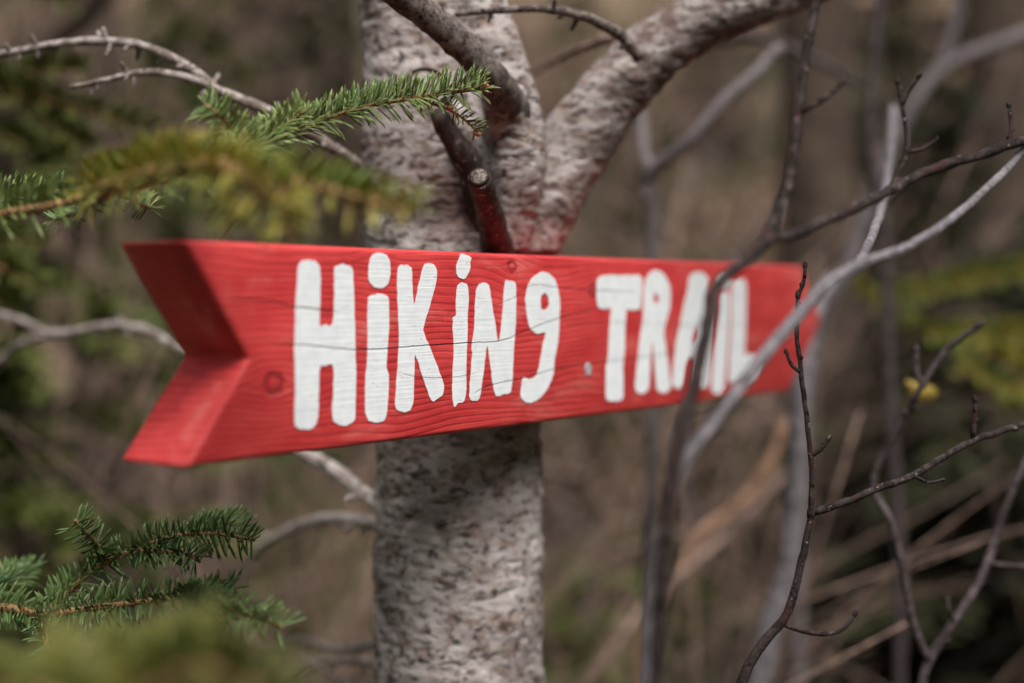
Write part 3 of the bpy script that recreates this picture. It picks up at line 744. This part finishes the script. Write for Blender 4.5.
shrub('leafless_shrub', 'sharp thin red brown twig standing in front of the sign end', (735, 900, .70), [
    ('stem', [(728,760,.70),(742,683,.70),(762,645,.70),(788,612,.70),(802,560,.70),(812,512,.70)], 6, 3.5, 0, None),
    ('branch', [(812,512,.70),(812,470,.70),(808,430,.70),(801,370,.70),(797,330,.70),(798,295,.70)], 3.2, 2.1, .05, None),
    ('twig', [(797,297,.70),(803,285,.70),(805,265,.70)], 2.4, 1.8, .5, None),
    ('twig', [(801,372,.70),(792,366,.70),(786,352,.70)], 2.2, 1.6, .2, None),
    ('twig', [(812,456,.70),(820,450,.70),(828,439,.70)], 2.2, 2, .4, None),
    ('branch', [(812,513,.70),(845,502,.70),(880,488,.70),(912,476,.71),(945,456,.73),(975,440,.75),(1024,424,.78),(1100,400,.8)], 4, 3, .03, None),
    ('twig', [(914,476,.71),(928,482,.71),(942,480,.71)], 2, 1.3, .3, None),
    ('twig', [(973,440,.75),(974,420,.75),(975,400,.75)], 3, 2, .2, None),
    ('twig', [(784,624,.70),(802,631,.70),(830,634,.70),(845,627,.70),(855,614,.70)], 2.3, 1.8, .25, None)], M['twig_dark'], 'leafless shrubs right of the trunk')
shrub('leafless_shrub', 'thin dark V shaped twigs meeting near the bottom right corner', (925, 900, .86), [
    ('stem', [(920,760,.86),(920,700,.86),(929,661,.86),(955,620,.86),(980,580,.87),(995,540,.88),(1008,500,.88),(1030,455,.88),(1080,380,.9)], 5, 4, 0, None),
    ('branch', [(929,661,.86),(912,620,.86),(903,570,.86),(890,520,.86),(874,490,.87),(878,465,.87),(905,420,.86),(920,388,.85),(945,352,.85),(978,326,.84)], 4.5, 3, .03, None),
    ('twig', [(922,386,.85),(916,370,.85),(917,350,.85)], 3, 2, .2, None),
    ('twig', [(992,564,.87),(1030,566,.87),(1080,560,.9)], 2.5, 2, 0, None),
    ('twig', [(955,622,.86),(950,612,.85),(948,600,.85)], 2, 1.3, 0, None),
    ('yellow_leaf', [(918,389,.97)], 0, 0, 0, None)], M['twig_mid'], 'leafless shrubs right of the trunk')
shrub('leafless_shrub', 'thick pale grey blurred upright stem below the pointed end of the sign', (760, 900, 1.15), [
    ('stem', [(752,740,1.15),(768,640,1.15),(790,560,1.15),(797,480,1.15),(800,400,1.15),(812,320,1.16),(832,280,1.18)], 13, 9, 0, None)], M['twig_grey'], 'leafless shrubs right of the trunk')
shrub('leafless_shrub', 'dull grey blurred stem arching to the top right corner behind the dark twigs', (790, 900, 1.5), [
    ('stem', [(800,760,1.5),(798,520,1.5),(814,340,1.5),(848,265,1.5),(876,190,1.5),(902,125,1.5),(940,72,1.5),(1000,44,1.5),(1080,20,1.5)], 8, 7.5, 0, None),
    ('branch', [(930,84,1.5),(950,40,1.5),(960,-10,1.5)], 5, 5, 0, None)], M['twig_soft'], 'leafless shrubs right of the trunk')
shrub('leafless_shrub', 'grey bent stem in the gap between the limb and the dark twig', (650, 700, 1.15), [
    ('stem', [(648,640,1.15),(652,420,1.15),(652,260,1.15),(650,172,1.14)], 6, 6, 0, None),
    ('branch', [(650,172,1.14),(690,140,1.12),(720,104,1.12),(750,78,1.13),(775,52,1.15)], 7, 5.5, 0, None),
    ('branch', [(648,172,1.14),(642,130,1.2),(640,80,1.3)], 5, 4, 0, None)], M['twig_soft'], 'leafless shrubs right of the trunk')
shrub('leafless_shrub', 'slim brown stem hanging down from the top right of the photo', (905, 600, 1.3), [
    ('stem', [(900,560,1.3),(890,400,1.3),(884,230,1.3),(872,160,1.3),(872,80,1.3),(882,-20,1.3)], 6, 6, 0, None),
    ('branch', [(872,90,1.3),(820,62,1.35),(760,38,1.4),(720,40,1.45)], 4, 5, 0, None)], M['twig_mid'], 'leafless shrubs right of the trunk')
shrub('dead_stem', 'orange tan leaning dead stem seen between grey stems under the sign', (610, 720, 1.5), [
    ('stem', [(640,640,1.5),(670,585,1.5),(700,535,1.5),(735,510,1.5),(760,480,1.5),(785,430,1.5)], 5, 5.5, 0, None)], M['twig_tan'])
shrub('dead_stem', 'long tan leaning dead stem rising from the bottom centre', (540, 800, 1.4), [
    ('stem', [(570,720,1.4),(620,640,1.4),(660,590,1.45),(720,540,1.5),(790,470,1.6)], 4.5, 3.5, 0, None)], M['twig_brown'])

# ------------------------------------------------------------------ background
def bg_trunk(name, label, pts, r0, r1, mat, cat='tree'):
    w_ = P(*pts); b = Vector((w_[0].x, w_[0].y, terr(w_[0].x, w_[0].y)))
    e = empty(name, b, label, cat, None)
    mb = MB(); tube(mb, [b - Vector((0, 0, .1))] + w_, [r0 * K * pts[0][2] * 1.2] + [r0 * K * pts[0][2] * (1 - i / len(w_)) + r1 * K * pts[-1][2] * i / len(w_) for i in range(len(w_))], 14, .05, .15, 12)
    mb.build('trunk', mat, e); return e
t = bg_trunk('dark_tree', 'dark brown blurred tree trunk behind the right end of the sign', [(822,640,2.4),(820,300,2.4),(818,60,2.4),(815,-300,2.4),(812,-900,2.4)], 42, 30, M['trunk_dark'])
t2 = bg_trunk('dark_tree', 'dark thin blurred trunk leaning right at the top left corner', [(-40,400,1.5),(-20,200,1.5),(10,90,1.5),(60,30,1.5),(110,-30,1.5),(180,-200,1.5)], 16, 14, M['trunk_dark'])
t3 = bg_trunk('dark_tree', 'narrow dark blurred trunk left of the sapling under the notched sign end', [(75,760,2.6),(80,560,2.6),(90,420,2.6),(100,260,2.6),(100,60,2.6),(90,-500,2.6)], 24, 18, M['trunk_dark'])
t4 = bg_trunk('dark_tree', 'wide dark blurred trunk at the right edge of the photo', [(1010,640,3.2),(1005,300,3.2),(1000,60,3.2),(990,-600,3.2)], 40, 30, M['trunk_dark'])
# small firs on the slope behind: foliage in layered sprays
def far_fir_mesh(seed, H=1.6, W=.55, nb=46, broad=False):
    rnd = random.Random(seed); nd = MB(); wd = MB()
    tube(wd, [Vector((0, 0, -.15)), Vector((.01, 0, H * .5)), Vector((0, 0, H))], [.03, .006], 8, .08)
    for k in range(nb):
        f = .08 + .9 * k / nb; a = k * 2.4 + rnd.uniform(-.4, .4); L = W * (1.05 - f) ** .7 * rnd.uniform(.6, 1.15)
        d = Vector((math.cos(a), math.sin(a), 0)); root = Vector((0, 0, H * f))
        tube(wd, [root, root + d * L * .6 + Vector((0, 0, .02)), root + d * L - Vector((0, 0, .06))], [.006, .002], 5, .08)
        for j in range(16):
            t = rnd.uniform(.1, 1); p = root + d * L * t - Vector((0, 0, .07 * t * t)); s_ = rnd.choice((-1, 1))
            dd = (d * rnd.uniform(.4, 1) + Vector((-d.y, d.x, 0)) * s_ * rnd.uniform(.2, 1) + Vector((0, 0, rnd.gauss(0, .18)))).normalized()
            ll = L * .33 * rnd.uniform(.6, 1.2) + .03
            for q in range(7):
                pp = p + dd * ll * q / 7
                for s2 in (-1, 1):
                    d3 = (dd * .8 + dd.cross(Vector((0, 0, 1))) * s2 + Vector((0, 0, rnd.gauss(.1, .35)))).normalized()
                    needle(nd, pp, d3, Vector((rnd.gauss(0, .3), rnd.gauss(0, .3), 1)), .032 * rnd.uniform(.7, 1.3), .010)
    return wd, nd
protos = []
for sd_ in (1, 2):
    wd, nd = far_fir_mesh(sd_)
    mw = bpy.data.meshes.new('trunk'); mw.from_pydata(wd.v, [], wd.f); mw.materials.append(M['trunk_dark'])
    mn = bpy.data.meshes.new('crown'); mn.from_pydata(nd.v, [], nd.f); mn.materials.append(M['needle_far'])
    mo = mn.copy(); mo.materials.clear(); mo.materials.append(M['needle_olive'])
    protos.append((mw, mn, mo))
def far_fir(px, d, top_py, label, olive=False, k=0, wide=1.0):
    g = at(px, 340, d); z = terr(g.x, g.y); top = at(px, top_py, d).z
    s_ = max(.3, (top - z) / 1.6)
    e = empty('young_fir', Vector((g.x, g.y, z)), label, 'fir tree', 'young firs on the slope behind')
    mw, mn, mo = protos[k % 2]
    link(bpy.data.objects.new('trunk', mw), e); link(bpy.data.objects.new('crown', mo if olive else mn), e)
    e.scale = (s_ * wide, s_ * wide, s_); e.rotation_euler = (0, 0, random.uniform(0, 6))
far_fir(20, 1.9, 20, 'blurred olive green young fir filling the left edge above the sign', False, 0, .8)
far_fir(-60, 1.5, 150, 'blurred yellow green fir bough at the left edge beside the notched sign end', False, 1, .8)
far_fir(630, 2.7, 505, 'low green young fir right of the trunk under the sign', False, 0, 1.6)
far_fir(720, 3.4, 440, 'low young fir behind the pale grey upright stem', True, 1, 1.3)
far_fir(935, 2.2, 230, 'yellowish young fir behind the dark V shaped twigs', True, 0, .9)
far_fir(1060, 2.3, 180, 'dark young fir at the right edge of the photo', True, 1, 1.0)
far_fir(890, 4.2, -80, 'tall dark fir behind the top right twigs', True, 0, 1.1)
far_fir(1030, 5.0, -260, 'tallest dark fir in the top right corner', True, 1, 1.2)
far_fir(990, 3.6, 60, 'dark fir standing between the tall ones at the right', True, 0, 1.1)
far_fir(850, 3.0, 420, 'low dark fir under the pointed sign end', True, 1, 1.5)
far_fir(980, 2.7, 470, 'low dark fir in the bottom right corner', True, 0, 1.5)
far_fir(150, 3.2, 410, 'low green fir under the notched end of the sign', True, 1, 1.3)
far_fir(300, 2.9, 470, 'low green fir just left of the lower trunk', False, 0, 1.2)
far_fir(20, 2.6, 400, 'dark low fir in the bottom left behind the sharp bough', True, 1, 1.2)
far_fir(250, 4.6, -40, 'slim olive fir far behind the upper left branch', True, 0, .8)
far_fir(340, 5.5, 60, 'faint green fir just left of the upper trunk', False, 1, .9)
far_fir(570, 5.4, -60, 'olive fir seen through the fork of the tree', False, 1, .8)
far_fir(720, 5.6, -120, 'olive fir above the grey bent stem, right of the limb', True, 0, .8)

far_fir(185, 3.3, -40, 'olive young fir behind the arching grey branch, left of the trunk', False, 0, .8)
far_fir(320, 3.8, -60, 'dull olive fir close to the left side of the upper trunk', True, 1, .8)
far_fir(640, 4.2, 60, 'dull green fir low in the gap right of the fork', False, 1, .8)
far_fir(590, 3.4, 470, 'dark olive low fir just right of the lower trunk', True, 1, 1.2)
far_fir(560, 2.3, 560, 'lowest green fir top at the bottom edge beside the lower trunk', False, 1, 1.8)
far_fir(830, 2.6, 500, 'green low fir behind the foot of the sharp red brown twig', False, 0, 1.4)
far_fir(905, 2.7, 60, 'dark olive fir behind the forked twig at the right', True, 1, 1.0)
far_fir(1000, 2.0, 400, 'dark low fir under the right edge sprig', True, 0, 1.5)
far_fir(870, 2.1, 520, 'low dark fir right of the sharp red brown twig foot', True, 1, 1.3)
# two firs at middle distance, their blurred boughs reaching into the frame
def mid_fir(name, label, trunk_px, d, top, boughs, mat, group=None):
    tx = at(trunk_px, 340, d); fb = Vector((tx.x, tx.y, terr(tx.x, tx.y))); ft = Vector((tx.x, tx.y, top))
    e = empty(name, fb, label, 'fir tree', group)
    fir_trunk(e, fb, ft, .025)
    for shoots in boughs: fir_bough(e, shoots, mat)
    generic_boughs(e, fb, ft, 7, .5, mat, Vector((1 if trunk_px < 0 else -1, 0, 0)))
g3 = dict(L=.020, gap=.0016, w=.0026)
mid_fir('fir_tree', 'blurred olive green fir boughs at the left edge below the grey arching branch', -420, 1.25, 2.3, [
    [([(-400,60,1.25),(-150,70,1.25),(0,92,1.2),(60,104,1.2),(110,118,1.2),(150,128,1.2)], .004, .0015, g3),
     ([(0,92,1.2),(40,70,1.2),(85,72,1.2)], .002, .001, g3), ([(20,96,1.2),(50,125,1.2),(90,150,1.2)], .002, .001, g3),
     ([(-60,82,1.2),(-20,120,1.2),(30,150,1.2)], .002, .001, g3)],
    [([(-400,200,1.25),(-150,240,1.2),(-20,262,1.15),(35,285,1.15)], .004, .0015, g3), ([(-60,255,1.2),(-20,290,1.15),(15,312,1.15)], .002, .001, g3), ([(-50,255,1.2),(0,240,1.2),(45,246,1.2)], .002, .001, g3)],
    [([(-300,-90,1.2),(-50,-30,1.2),(30,-8,1.2),(75,2,1.2)], .003, .0015, g3)]], M['needle_far'], 'firs at the left of the sign')
mid_fir('fir_tree', 'blurred yellow green fir sprigs at the right edge behind the thin twigs', 1480, 1.6, 2.1, [
    [([(1400,430,1.6),(1150,410,1.5),(1060,402,1.45),(1000,385,1.4),(958,366,1.4)], .004, .0012, g3), ([(1060,402,1.45),(1010,362,1.45),(985,350,1.45)], .002, .001, g3), ([(1040,398,1.45),(1000,405,1.45)], .002, .001, g3)],
    [([(1400,330,1.6),(1150,330,1.6),(980,336,1.55),(935,336,1.5),(905,322,1.5)], .003, .0012, g3)],
    [([(1400,240,1.7),(1100,262,1.7),(930,290,1.6),(880,300,1.6),(852,284,1.6)], .003, .0012, g3)]], M['needle_mix'])
# brushwood: fine leafless twigs, one mass
def brush():
    groups = [('brushwood', M['twig_brown'], 420), ('brushwood', M['trunk_dark'], 330), ('brushwood', M['twig_grey'], 70)]
    for nm, mat, n in groups:
        mb = MB()
        for k in range(n):
            y = random.uniform(2.0, 6.5); x = random.uniform(-.5, .5) * (y * 1.0 + .6)
            if x > .17 * y and random.random() < .65: continue
            b = Vector((x, y, terr(x, y) - .02)); H = random.uniform(.5, 1.7)
            lean = Vector((random.gauss(0, .55), random.gauss(0, .35), 1)).normalized(); bend = Vector((random.gauss(0, .3), random.gauss(0, .3), -.05))
            p = [b, b + lean * H * .5, b + lean * H + bend * H * .5]
            r = random.uniform(.003, .009)
            tube(mb, p, [r, r * .35], 5, .15)
            for j in range(5):
                q = p[0].lerp(p[1], random.random()).lerp(p[2], random.uniform(.1, .8)); d = (lean + Vector((random.gauss(0, .8), random.gauss(0, .8), random.gauss(0, .4)))).normalized()
                L = H * random.uniform(.2, .5)
                tube(mb, [q, q + d * L * .5 + Vector((0, 0, .01)), q + d * L], [r * .5, r * .2], 4, .15)
        o = mb.build(nm, mat); tag(o, {0: 'tangle of blurred brown leafless twigs on the slope', 1: 'dark blurred leafless twigs on the slope', 2: 'pale grey blurred leafless twigs on the slope'}[groups.index((nm, mat, n))], 'brushwood'); o['kind'] = 'stuff'
brush()
def near_brush():
    mb = MB()
    for k in range(70):
        y = random.uniform(1.35, 2.4); x = random.uniform(-.42, .42) * y
        b = Vector((x, y, terr(x, y) - .02)); H = random.uniform(.9, 1.9)
        lean = Vector((random.gauss(.12, .35), random.gauss(0, .2), 1)).normalized(); r_ = random.uniform(.0014, .0032)
        p = [b, b + lean * H * .4, b + lean * H * .75 + Vector((random.gauss(0, .08), 0, 0)), b + lean * H + Vector((random.gauss(.05, .15), 0, -.06))]
        tube(mb, p, [r_, r_ * .4], 5, .1)
        for j in range(6):
            q = p[1].lerp(p[2], random.random()).lerp(p[3], random.uniform(0, .7)); d = (lean + Vector((random.gauss(.2, .8), random.gauss(0, .6), random.gauss(-.1, .4)))).normalized(); L = random.uniform(.12, .4)
            tube(mb, [q, q + d * L * .5 + Vector((0, 0, .01)), q + d * L + Vector((0, 0, -.01))], [r_ * .55, r_ * .2], 4, .06)
    o = mb.build('brushwood', M['twig_brown']); tag(o, 'thin blurred brown twigs criss-crossing close behind the sign tree', 'brushwood'); o['kind'] = 'stuff'
near_brush()
def pale_brush():
    M['pale_stem'] = bark('pale pinkish dead stem', (.44, .31, .26), (.30, .20, .165), (.16, .10, .08), 2, (1, 1, 1))
    mb = MB()
    for k in range(55):
        y = random.uniform(1.6, 3.6); x = random.uniform(-.42, .36) * y
        b = Vector((x, y, terr(x, y) - .02)); H = random.uniform(.7, 1.5)
        lean = Vector((random.gauss(.55, .35), random.gauss(0, .2), 1)).normalized(); r_ = random.uniform(.002, .005)
        p = [b, b + lean * H * .5, b + lean * H + Vector((random.gauss(.15, .12), 0, -.1))]
        tube(mb, p, [r_, r_ * .4], 5, .1)
        for j in range(3):
            q = p[0].lerp(p[2], random.uniform(.3, .8)); d = (lean + Vector((random.gauss(.3, .6), random.gauss(0, .6), random.gauss(-.2, .3)))).normalized(); L = random.uniform(.12, .4)
            tube(mb, [q, q + d * L * .5, q + d * L], [r_ * .5, r_ * .2], 4, .08)
    o = mb.build('brushwood', M['pale_stem']); tag(o, 'pale pinkish blurred dead stems leaning right on the slope', 'brushwood'); o['kind'] = 'stuff'
pale_brush()
def litter():
    N = NT('dead leaves'); g = N.node('ShaderNodeNewGeometry').outputs['Random Per Island']
    r = N.node('ShaderNodeValToRGB'); N.l.new(g, r.inputs[0]); cr = r.color_ramp
    cr.elements[0].color = (.13, .075, .05, 1); cr.elements[1].color = (.36, .27, .21, 1)
    e = cr.elements.new(.5); e.color = (.25, .15, .10, 1); e = cr.elements.new(.8); e.color = (.36, .20, .11, 1)
    N.col(r.outputs[0]); N.rough(.8)
    mb = MB()
    for k in range(9000):
        y = random.uniform(1.6, 8); x = random.uniform(-.55, .55) * (y + 1)
        if noise.noise(Vector((x * 1.1, y * 1.1, 2))) < -.15: continue
        p = Vector((x, y, terr(x, y) + random.uniform(.01, .05))); a = random.uniform(0, 6.28)
        n = Vector((random.gauss(0, .5), random.gauss(-.3, .5), 1)).normalized(); u = n.orthogonal().normalized(); u.rotate(Matrix.Rotation(a, 3, n)); v_ = n.cross(u)
        s_ = random.uniform(.02, .045); c = n * s_ * .35
        mb.add([p - u * s_, p - v_ * s_ * .5 + c, p + u * s_, p + v_ * s_ * .5 + c, p - u * s_ * .2 ], [(0, 1, 4), (1, 2, 4), (2, 3, 4), (3, 0, 4)])
    o = mb.build('leaf_litter', N.m); tag(o, 'brown fallen leaves covering the forest slope', 'fallen leaves'); o['kind'] = 'stuff'
litter()
for o in bpy.data.objects:
    if '_o' in o: del o['_o']
